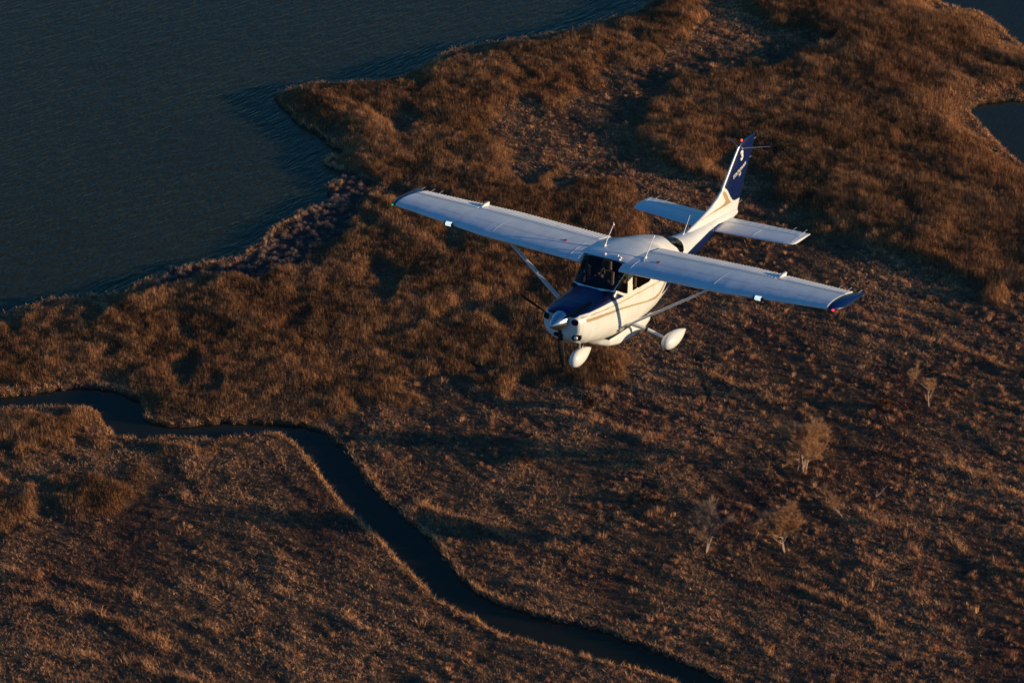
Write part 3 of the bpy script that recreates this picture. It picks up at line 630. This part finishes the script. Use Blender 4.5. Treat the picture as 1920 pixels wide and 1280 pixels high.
    # static wicks
    for yy, nmz in ((4.85, 0), (5.06, 0), (5.3, 0)):
        mb = MB(); te = float(np.interp(yy, S[:, 0], S[:, 2])); z = 2.18; mb.tube([(te, sgn*yy, z), (te+.20, sgn*(yy+.01), z+.005)], .0065, 5); mb.build('static_wick', M_grey, w_)
    # bright rolled seam lines across the wing skin
    for yy, xa, xb in ((2.66, .75, 1.65), (.72, .68, 1.40)):
        mb = MB(); mb.tube([(x_, sgn*yy, wing_top(x_, yy)+.0005) for x_ in np.linspace(xa, xb, 9)], .0045, 5)
        mb.build('skin_seam', M_white, w_)
    # strut with foot and head fairings
    a = np.array((.70, sgn*.52, .74)); b2 = np.array((1.08, sgn*2.58, 2.05)); mb = MB()
    ps = [a+(b2-a)*q for q in (0, .03, .5, .96, 1.0)]
    mb.tube([tuple(p) for p in ps], [.050, .062, .062, .062, .045], 14, flat=.42, ax=(1, 0, 0)); st = mb.build('wing_strut', M_white, air)
    mb = MB(); mb.tube([tuple(a+(b2-a)*.055), tuple(a+(b2-a)*.085)], [.066, .066], 12, flat=.5, ax=(1, 0, 0)); mb.build('strut_cuff', M_grey, st)
    mb = MB(); mb.box((.70, sgn*.545, .72), (.16, .06, .05)); mb.build('strut_foot', M_grey, st)
# roof fairing between the wings: the wing's own skin carried over the cabin, ending in a hump behind
def roof():
    ys = np.linspace(-.56, .56, 29); X_ = np.concatenate([np.linspace(.855, 2.15, 32), np.linspace(2.2, 2.9, 10)]); V = []
    for x in X_:
        for y in ys:
            z0 = float(wing_top(min(x, 2.15), .5)); e = 1-(abs(y)/.56)**2.4; hump = .02+.02*np.interp(x, [.86, 1.3, 2.0, 2.6], [0, 1, 3.2, 3.0])
            z = z0+hump*e*np.interp(x, [.86, 1.0], [.3, 1])
            if x > 2.15: zs = np.interp(x, [2.15, 2.5, 2.9], [0, .05, .22]); z = z0+hump*e-zs-(1-e)*np.interp(x, [2.15, 2.9], [0, .30])
            V.append((x, y, z+.004))
    n = len(ys); id_ = np.arange(len(V)).reshape(len(X_), n); F = np.stack([id_[:-1, :-1], id_[:-1, 1:], id_[1:, 1:], id_[1:, :-1]], -1).reshape(-1, 4)
    return np_mesh('roof_skin', np.array(V), F, M_paint, air, np.tile(WHITE, (len(V), 1)), True)
roof()

# --- tail
HS = [(.0, 5.50, 6.47, 1.335), (1.86, 5.74, 6.58, 1.335), (1.98, 5.80, 6.60, 1.335), (2.03, 5.92, 6.60, 1.335)]
for sgn in (-1, 1):
    yv = sgn*np.array([.05, .3, .6, .9, 1.2, 1.5, 1.75, 1.86, 1.93, 1.98, 2.01, 2.03])
    rows = wing_loft(HS, yv, tk=.085, camb=0); rows[-1][:, 2] = 1.335+(rows[-1][:, 2]-1.335)*.3
    def hc(V):
        c = np.tile(WHITE, (len(V), 1)).astype(float); a = np.abs(V[:, 1]); g = (.45, .45, .47)
        hin = 6.10+.05*a; c = blend(c, g, band(V[:, 0]-hin, .01, .02)*.5)
        return c
    hs = loft_obj('tailplane', rows, air, hc)
    b_, zu, zl = airfoil(60, .085, 0); H_ = np.array(HS); yy = np.arange(.14, 1.90, .0085)*sgn; rr = []
    for y in yy:
        a = abs(y); le = np.interp(a, H_[:, 0], H_[:, 1]); te = np.interp(a, H_[:, 0], H_[:, 2]); ch = te-le; q = np.concatenate([np.linspace(1.01, .66, 10), [.655], np.linspace(.66, 1.01, 6)])
        bead = max(0, math.sin((a % .16)/.16*math.pi*2))*.003; lift = np.concatenate([.005+bead*np.sin(np.linspace(0, 1, 10)*np.pi), [0], np.full(6, -.005)]); qq = np.clip(q, 0, 1)
        rr.append(np.stack([le+q*ch, np.full(len(q), y), 1.335+np.concatenate([np.interp(qq[:11], b_, zu), np.interp(qq[11:], b_, zl)])*ch+lift], -1))
    loft_obj('elevator', np.array(rr), air)
    mb = MB(); mb.tube([(x_, sgn*1.93, 1.335+float(np.interp((x_-5.78)/.82, b_, zu))*.82+.001) for x_ in np.linspace(5.85, 6.5, 7)], .0045, 5); mb.build('skin_seam', M_white, hs)
    mb = MB(); mb.tube([(x_, sgn*1.05, 1.335+float(np.interp((x_-5.64)/.9, b_, zu))*.9+.001) for x_ in np.linspace(5.70, 6.1, 5)], .0045, 5); mb.build('skin_seam', M_white, hs)
    for yy_ in (1.60, 1.86):
        mb = MB(); mb.tube([(6.58, sgn*yy_, 1.34), (6.77, sgn*yy_, 1.345)], .006, 5); mb.build('static_wick', M_grey, hs)
# fin and rudder: sections along z
FIN = np.array([  # z, LE x, TE x, half thickness
 (1.30, 5.6, 6.98, .055), (1.42, 4.9, 7.00, .060), (1.55, 4.50, 7.05, .062), (1.62, 4.75, 7.08, .062), (1.70, 5.16, 7.115, .062), (1.82, 5.64, 7.17, .060), (1.95, 5.96, 7.225, .058), (2.05, 6.12, 7.27, .057), (2.245, 6.28, 7.375, .053), (2.50, 6.51, 7.50, .047), (2.765, 6.75, 7.62, .040), (2.88, 6.86, 7.665, .036), (2.935, 6.95, 7.675, .030), (2.97, 7.06, 7.68, .018), (2.985, 7.16, 7.67, .006)])
def fin_half(x, z):
    le = np.interp(z, FIN[:, 0], FIN[:, 1]); te = np.interp(z, FIN[:, 0], FIN[:, 2]); h_ = np.interp(z, FIN[:, 0], FIN[:, 3]); q = np.clip((x-le)/(te-le), 0, 1)
    b_, zu, zl = airfoil(60, .12, 0); pk = zu.max(); 
    return h_*np.interp(q, b_, zu)/pk
def fin_col(V):
    x, z = V[:, 0], V[:, 2]; c = np.tile(WHITE, (len(V), 1)).astype(float)
    bl = lin(x, [(6.10, 2.20), (6.30, 2.055), (6.50, 1.83), (6.66, 1.69), (6.80, 1.635), (7.10, 1.61)])
    c = blend(c, BLUE, ge_(z-bl, .012))
    fl = lin(z, FIN[:, [0, 1]]); c = blend(c, WHITE, ge_(fl+.045-x, .012)*(z > 2.1)*(z < 2.88))
    # tan flash below the blue, running forward along the dorsal
    P = [(6.13, 2.09), (6.26, 2.00), (6.44, 1.79), (6.60, 1.655), (6.35, 1.655), (5.6, 1.69), (5.04, 1.66), (5.6, 1.715), (6.20, 1.735), (6.27, 1.79), (6.13, 1.98)]
    c = blend(c, TAN, inpoly(x, z, P).astype(float))
    hin = lin(z, [(1.3, 6.5), (2.9, 7.30)]); c = blend(c, (.02, .03, .08), band(x-hin, .010, .012)*.7)
    return c
def fin():
    zs = np.arange(1.30, 2.98, .012); zs = np.append(zs, 2.985); q = np.concatenate([np.linspace(1, 0, 90)**1.0, np.linspace(0, 1, 90)[1:]]); rows = []
    for z in zs:
        le = np.interp(z, FIN[:, 0], FIN[:, 1]); te = np.interp(z, FIN[:, 0], FIN[:, 2]); x = le+q*(te-le); hh_ = fin_half(x, np.full(len(x), z))+.002
        s = np.concatenate([np.full(90, -1.), np.full(89, 1.)]); rows.append(np.stack([x, s*hh_, np.full(len(x), z)], -1))
    return loft_obj('fin', np.array(rows), air, fin_col)
fino = fin()
mb = MB(); mb.ball((7.02, 0, 2.985), (.032, .022, .034)); mb.build('beacon', simple('beacon_light', (.7, .05, .02), .2, emit=(1, .10, .04), estr=1.0), fino)
for sgn in (-1, 1):
    mb = MB(); mb.tube([(6.98, sgn*.03, 2.815), (7.42, sgn*.52, 2.83)], [.010, .006], 6); mb.ball((6.98, sgn*.04, 2.815), .022); mb.build('whisker_antenna', M_grey, fino)
for z_, x_ in ((2.84, 7.56), (2.45, 7.38), (1.5, 7.03)):
    mb = MB(); mb.tube([(x_, 0, z_), (x_+.17, 0, z_+.015)], .007, 5); mb.build('static_wick', M_grey, fino)
# writing on the fin
def fin_text(s, x, z, size, slope, shear=0.0, bold=.0):
    cu = bpy.data.curves.new('lettering', 'FONT'); cu.body = s; cu.size = size; cu.shear = shear; cu.offset = bold; cu.resolution_u = 3; cu.align_x = 'CENTER'; cu.align_y = 'CENTER'
    to = bpy.data.objects.new('t', cu); sc.collection.objects.link(to); dg = bpy.context.evaluated_depsgraph_get(); me = bpy.data.meshes.new_from_object(to.evaluated_get(dg)); bpy.data.objects.remove(to)
    P = np.array([v.co[:] for v in me.vertices]); ca_, sa_ = math.cos(slope), math.sin(slope)
    for sgn in (-1, 1):
        # seen from the left the nose is on the left, so text runs aft; on the right it runs forward
        fx = P[:, 0]*ca_-P[:, 1]*sa_; fz = P[:, 0]*sa_+P[:, 1]*ca_; 
        if sgn > 0: fx = -fx
        X_ = x+fx; Z_ = z+fz; Y_ = sgn*(fin_half(X_, Z_)+.005)
        m2 = me.copy(); m2.vertices.foreach_set('co', np.stack([X_, Y_, Z_], 1).astype(np.float32).ravel()); m2.materials.clear(); m2.materials.append(M_white); m2.update(); link(bpy.data.objects.new('lettering', m2), fino)
fin_text('3', 6.985, 2.64, .29, math.radians(12), .1, .018)
fin_text('STATIONAIR', 6.92, 2.315, .118, math.radians(14), .15, .003)
fin_text('HD', 6.94, 2.215, .085, math.radians(14), .15, .004)

# --- spinner and propeller
AXIS0 = np.array([-.90, 0, 1.335])
mb = MB(); prof = [(-1.34, .002), (-1.325, .026), (-1.29, .056), (-1.23, .096), (-1.15, .138), (-1.07, .170), (-.99, .195), (-.94, .205), (-.905, .205)]
mb.tube([(x, 0, 1.355) for x, r_ in prof], [r_ for x, r_ in prof], 40, ax=(0, 0, 1)); sp = mb.build('spinner', M_metal, air)
M_prop = simple('propeller_black', (.007, .006, .006), .75)
prop = bpy.data.objects.new('propeller', None); link(prop, air); prop.location = (-.99, 0, 1.355)
for k in range(3):
    an = math.radians(52+120*k); R_ = np.array([[1, 0, 0], [0, math.cos(an), -math.sin(an)], [0, math.sin(an), math.cos(an)]]); rows = []
    for r_, ch, tw in ((.15, .06, 75), (.2, .08, 62), (.4, .11, 44), (.6, .115, 33), (.8, .10, 25), (.93, .08, 21), (.99, .04, 20)):
        t_ = math.radians(tw); q = np.linspace(0, 2*np.pi, 12, endpoint=False); cc = np.cos(q)*ch/2; dd = np.sin(q)*ch*.07
        P = np.stack([cc*math.sin(t_)+dd*math.cos(t_), cc*math.cos(t_)-dd*math.sin(t_), np.full(12, r_)], -1); rows.append(P @ R_.T)
    loft_obj('blade', np.array(rows), prop, mat=M_prop)
# cowl openings
def disc(name, c, ry, rz, tilt, mat, th=.05, parent=air, yaw=0):
    mb = MB(); n = 24; P = []
    for k in range(n):
        a = 2*math.pi*k/n; y = ry*math.copysign(abs(math.cos(a))**.8, math.cos(a)); z = rz*math.copysign(abs(math.sin(a))**.8, math.sin(a)); P.append((0, y*math.cos(tilt)-z*math.sin(tilt), y*math.sin(tilt)+z*math.cos(tilt)))
    P = [(p[0]*math.cos(yaw)+p[1]*math.sin(yaw), -p[0]*math.sin(yaw)+p[1]*math.cos(yaw), p[2]) for p in P]
    mb.prism([tuple(np.array(p)+np.array(c)) for p in P], (0, 0, 0), (-th*math.cos(yaw), th*math.sin(yaw), 0)); return mb.build(name, mat, parent)
M_hole = simple('intake_dark', (.006, .006, .007), .9)
for s in (-1, 1):
    rim = disc('cowl_intake', (-.83, s*.325, 1.375), .086, .078, 0, M_white, .085, yaw=s*.14); disc('intake_opening', (-.915, s*.337, 1.375), .074, .066, 0, M_hole, .006, rim, yaw=s*.14)
o = disc('lower_intake', (-.84, .05, 1.02), .11, .048, 0, M_hole, .075)
o = disc('taxi_light', (-.80, -.34, 1.03), .10, .058, -.1, M_hole, .11, yaw=-.4)
mb = MB(); mb.ball((-.897, -.355, 1.035), (.03, .058, .046)); mb.build('light_lens', simple('taxi_lens', (.9, .9, .85), .1), o)
mb = MB(); mb.tube([(-.60, .12, .74), (-.66, .12, .66), (-.60, .12, .60)], .035, 10); mb.build('exhaust_pipe', M_black, air)

# --- belly pod
def pod():
    S = np.array([(.28, .05, .50, .46), (.40, .22, .50, .38), (.6, .37, .56, .29), (.9, .44, .58, .225), (1.3, .46, .60, .20), (1.8, .46, .62, .195), (2.15, .40, .56, .20), (2.35, .37, .62, .235), (2.46, .30, .64, .30), (2.54, .12, .64, .42)]); rows = []
    for x in np.arange(.28, 2.541, .03):
        hw, zt, zb = [np.interp(x, S[:, 0], S[:, i]) for i in (1, 2, 3)]; a = np.linspace(0, 2*np.pi, 48, endpoint=False); n = 3.2
        y = hw*np.sign(np.cos(a))*np.abs(np.cos(a))**(2/n); z = (zt+zb)/2+(zt-zb)/2*np.sign(np.sin(a))*np.abs(np.sin(a))**(2/n); rows.append(np.stack([np.full(48, x), y, z], -1))
    def pc(V):
        c = np.tile(WHITE, (len(V), 1)).astype(float); return blend(c, (.5, .45, .38), band(V[:, 0]-1.15, .012, .02)*.6*(V[:, 2] < .5))
    return loft_obj('cargo_pod', np.array(rows), air, pc)
pd = pod()
# --- undercarriage
def spat(cx, cy, cz, L, W, H, parent, name='wheel_fairing'):
    rows = []; 
    for q in np.concatenate([np.linspace(0, .12, 7), np.linspace(.16, 1, 20)]):
        prof = (math.sqrt(q/.32)*(1.5-.5*q/.32) if q < .32 else (1-((q-.32)/.68)**1.9)) ; prof = min(max(prof, .0), 1)+.012
        x = cx+(q-.38)*L; dz = .16*max(q-.4, 0)**1.2*H*1.4; a = np.linspace(0, 2*np.pi, 28, endpoint=False)
        rows.append(np.stack([np.full(28, x), cy+W/2*prof*np.cos(a), cz+dz+H/2*prof*np.sin(a)*np.where(np.sin(a) < 0, .88, 1)], -1))
    return loft_obj(name, np.array(rows), parent, mat=M_white)
def wheel(cx, cy, cz, r_, wd_, parent):
    e = MB(); P = [(cx, cy-wd_/2, cz), (cx, cy-wd_/2*.8, cz), (cx, cy, cz), (cx, cy+wd_/2*.8, cz), (cx, cy+wd_/2, cz)]
    e.tube(P, [r_*.82, r_*.96, r_, r_*.96, r_*.82], 28, ax=(0, 0, 1)); t_ = e.build('tyre', M_black, parent)
    return t_
for s in (-1, 1):
    g = bpy.data.objects.new('main_gear', None); link(g, air)
    mb = MB(); mb.tube([(1.30, s*.40, .66), (1.42, s*.66, .56), (1.56, s*.95, .43), (1.64, s*1.16, .33)], [.060, .050, .038, .032], 12, flat=.8); mb.build('gear_leg', M_white, g)
    mb = MB(); mb.tube([(1.455, s*.735, .53), (1.475, s*.775, .51)], [.052, .052], 12, flat=.8); mb.build('leg_clamp', M_black, g)
    spat(1.66, s*1.28, .33, 1.00, .29, .38, g); wheel(1.62, s*1.28, .235, .185, .13, g)
    mb = MB(); mb.box((2.02, s*.50, .62), (.16, .10, .03)); mb.tube([(2.02, s*.45, .62), (2.02, s*.45, .75)], .015, 6); mb.build('boarding_step', M_grey, air)
g = bpy.data.objects.new('nose_gear', None); link(g, air)
mb = MB(); mb.tube([(-.10, 0, .74), (-.08, 0, .45), (-.07, 0, .34)], [.034, .030, .026], 12); mb.build('oleo_strut', M_grey, g)
mb = MB(); mb.tube([(.00, -.02, .60), (.10, -.02, .50), (.0, -.02, .40)], .014, 6); mb.build('torque_link', M_white, g)
spat(-.08, 0, .22, .86, .25, .40, g); wheel(-.12, 0, .165, .165, .11, g)

# --- antennas on the roof and spine
for x_, y_ in ((1.30, -.75), (1.34, .25)):
    z_ = wing_top(x_, y_) if abs(y_) > .55 else 2.23; mb = MB(); mb.ball((x_, y_, z_+.01), (.05, .022, .03)); mb.tube([(x_-.01, y_, z_), (x_+.06, y_, z_+.10), (x_+.36, y_, z_+.40)], [.016, .011, .006], 7); mb.build('whip_antenna', M_white, air)
    mb = MB(); mb.tube([(x_, y_, z_+.005), (x_-.10, y_-.02, wing_top(x_-.10, .6)+.012), (x_-.26, y_-.10, wing_top(x_-.26, .6)+.010)], .0055, 5); mb.build('antenna_cable', M_white, air)
mb = MB(); mb.tube([(4.42, 0, 1.56), (4.46, 0, 1.62), (4.70, 0, 1.93)], [.014, .010, .005], 7); mb.ball((4.42, 0, 1.57), (.05, .018, .025)); mb.build('whip_antenna', M_white, air)
mb = MB(); mb.ball((.95, .03, 2.225), (.045, .028, .022)); mb.tube([(.95, .03, 2.18), (.95, .03, 2.225)], .02, 8); mb.build('outside_air_probe', M_white, air)
mb = MB(); mb.ball((.95, -.33, 2.215), (.035, .045, .030)); mb.ball((1.00, -.25, 2.22), (.03, .025, .03)); mb.ball((.88, -.36, 2.20), (.035, .02, .02)); mb.build('camera_mount', M_white, air)
mb = MB(); mb.ball((3.55, -.30, 1.72), .015); mb.build('roof_knob', M_black, air)

# --- cabin: floor, panel, seats, people
mb = MB(); mb.box((1.6, 0, .62), (2.6, 1.0, .03)); mb.build('cabin_floor', M_dark, air)
mb = MB(); mb.box((.42, 0, 1.40), (.10, .98, .48)); mb.box((.38, 0, 1.655), (.26, .86, .03)); mb.build('instrument_panel', M_dark, air)
for x_, y_ in ((1.35, -.27), (1.35, .27), (2.3, -.27), (2.3, .27)):
    g = bpy.data.objects.new('seat', None); link(g, air)
    mb = MB(); mb.tube([(x_-.42, y_, .98), (x_-.2, y_, .99), (x_+.04, y_, .97)], [.20, .23, .21], 14, flat=.32, ax=(0, 1, 0)); mb.build('cushion', M_seat, g)
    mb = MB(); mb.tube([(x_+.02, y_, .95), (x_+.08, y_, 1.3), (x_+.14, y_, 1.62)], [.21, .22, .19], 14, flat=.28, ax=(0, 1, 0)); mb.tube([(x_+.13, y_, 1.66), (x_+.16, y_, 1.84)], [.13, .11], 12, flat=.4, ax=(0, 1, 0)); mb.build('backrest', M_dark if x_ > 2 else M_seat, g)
def person(y, label, shirt, lean=0):
    root = bpy.data.objects.new('person', None); link(root); root.matrix_world = AIR @ Matrix.Translation((1.22, y, .98)); tag(root, label, 'person')
    # skinned skeleton, local to the hips: x aft, z up
    J = dict(pel=(0, 0, .06), sp=(.03, 0, .26), ch=(.04, 0, .44), nk=(.03, 0, .56), hd=(.0, 0, .66), top=(.01, 0, .80))
    for s, n in ((-1, 'l'), (1, 'r')):
        J['sh'+n] = (.04, s*.17, .50); J['el'+n] = (-.10, s*.24, .26); J['wr'+n] = (-.34, s*.15, .30); J['ha'+n] = (-.42, s*.13, .33)
        J['hp'+n] = (-.02, s*.09, .05); J['kn'+n] = (-.44, s*.12, .10); J['an'+n] = (-.60, s*.12, -.26); J['to'+n] = (-.74, s*.12, -.30)
    R_ = dict(pel=.13, sp=.125, ch=.14, nk=.055, hd=.085, top=.06, sh=.065, el=.045, wr=.03, ha=.035, hp=.09, kn=.062, an=.042, to=.04)
    E_ = [('pel', 'sp'), ('sp', 'ch'), ('ch', 'nk'), ('nk', 'hd'), ('hd', 'top')]
    for n in 'lr': E_ += [('ch', 'sh'+n), ('sh'+n, 'el'+n), ('el'+n, 'wr'+n), ('wr'+n, 'ha'+n), ('pel', 'hp'+n), ('hp'+n, 'kn'+n), ('kn'+n, 'an'+n), ('an'+n, 'to'+n)]
    names = list(J); me = bpy.data.meshes.new('body'); me.from_pydata([J[k] for k in names], [(names.index(a), names.index(b_)) for a, b_ in E_], []); o = bpy.data.objects.new('body', me); link(o, root)
    md = o.modifiers.new('skin', 'SKIN'); 
    for i, k in enumerate(names):
        r_ = R_.get(k, R_.get(k[:-1])); me.skin_vertices[0].data[i].radius = (r_, r_)
    me.skin_vertices[0].data[0].use_root = True
    o.modifiers.new('sub', 'SUBSURF').levels = 2; o.modifiers['sub'].render_levels = 2
    skin = simple('skin', (.42, .22, .14), .5); me.materials.append(skin)
    dg = bpy.context.evaluated_depsgraph_get(); m2 = bpy.data.meshes.new_from_object(o.evaluated_get(dg)); o.modifiers.clear(); o.data = m2; m2.name = 'body'
    m2.materials.clear(); m2.materials.append(skin); m2.materials.append(shirt); m2.materials.append(M_dark)
    for p in m2.polygons:
        c = p.center; p.use_smooth = True; p.material_index = 0 if (c.z > .575 or (c.x < -.36 and .2 < c.z < .45)) else (2 if c.z < .14 else 1)
    # nose, ears on the face are tiny; fingers close on the yoke
    mb = MB(); mb.ball((-.085, 0, .685), (.022, .016, .025)); mb.ball((-.068, -.032, .71), (.012, .014, .008)); mb.ball((-.068, .032, .71), (.012, .014, .008)); mb.build('face', skin, root)
    for s in (-1, 1):
        mb = MB()
        for k in range(4): zc = .355-.018*k; mb.tube([(-.43, s*.13, zc), (-.475, s*.12, zc), (-.485, s*.10, zc-.004), (-.465, s*.09, zc-.006)], [.010, .009, .008, .007], 6)
        mb.tube([(-.41, s*.115, .35), (-.44, s*.095, .365), (-.465, s*.09, .36)], [.011, .010, .008], 6); mb.build('fingers', skin, root)
    mb = MB(); mb.ball((.018, 0, .745), (.098, .082, .085), 14, 9); mb.build('hair', simple('hair', (.03, .02, .015), .7), root)
    hs_ = MB(); 
    for s in (-1, 1): hs_.ball((.0, s*.088, .70), (.040, .024, .050))
    hs_.tube([(.0, .09*math.cos(a), .70+.135*math.sin(a)) for a in np.linspace(0, math.pi, 11)], .012, 6); hs_.tube([(-.02, -.10, .67), (-.09, -.07, .63), (-.105, -.02, .63)], .006, 5); hs_.build('headset', simple('headset', (.30, .22, .10) if y < 0 else (.04, .04, .05), .5), root)
    return root
person(-.27, 'person in the left seat behind the windshield wearing a tan headset and dark shirt', simple('dark_shirt', (.03, .03, .04), .9))
person(.27, 'person in the far seat of the cabin wearing a dark headset, seen through the windshield', simple('grey_shirt', (.05, .05, .055), .9))
for s in (-1, 1):
    mb = MB(); mb.tube([(.48, s*.27, 1.30), (.68, s*.27, 1.31)], .012, 8); mb.tube([(.70, s*.27-.13, 1.40), (.70, s*.27-.13, 1.30), (.70, s*.27, 1.27), (.70, s*.27+.13, 1.30), (.70, s*.27+.13, 1.40)], .014, 8); mb.build('control_yoke', M_black, air)
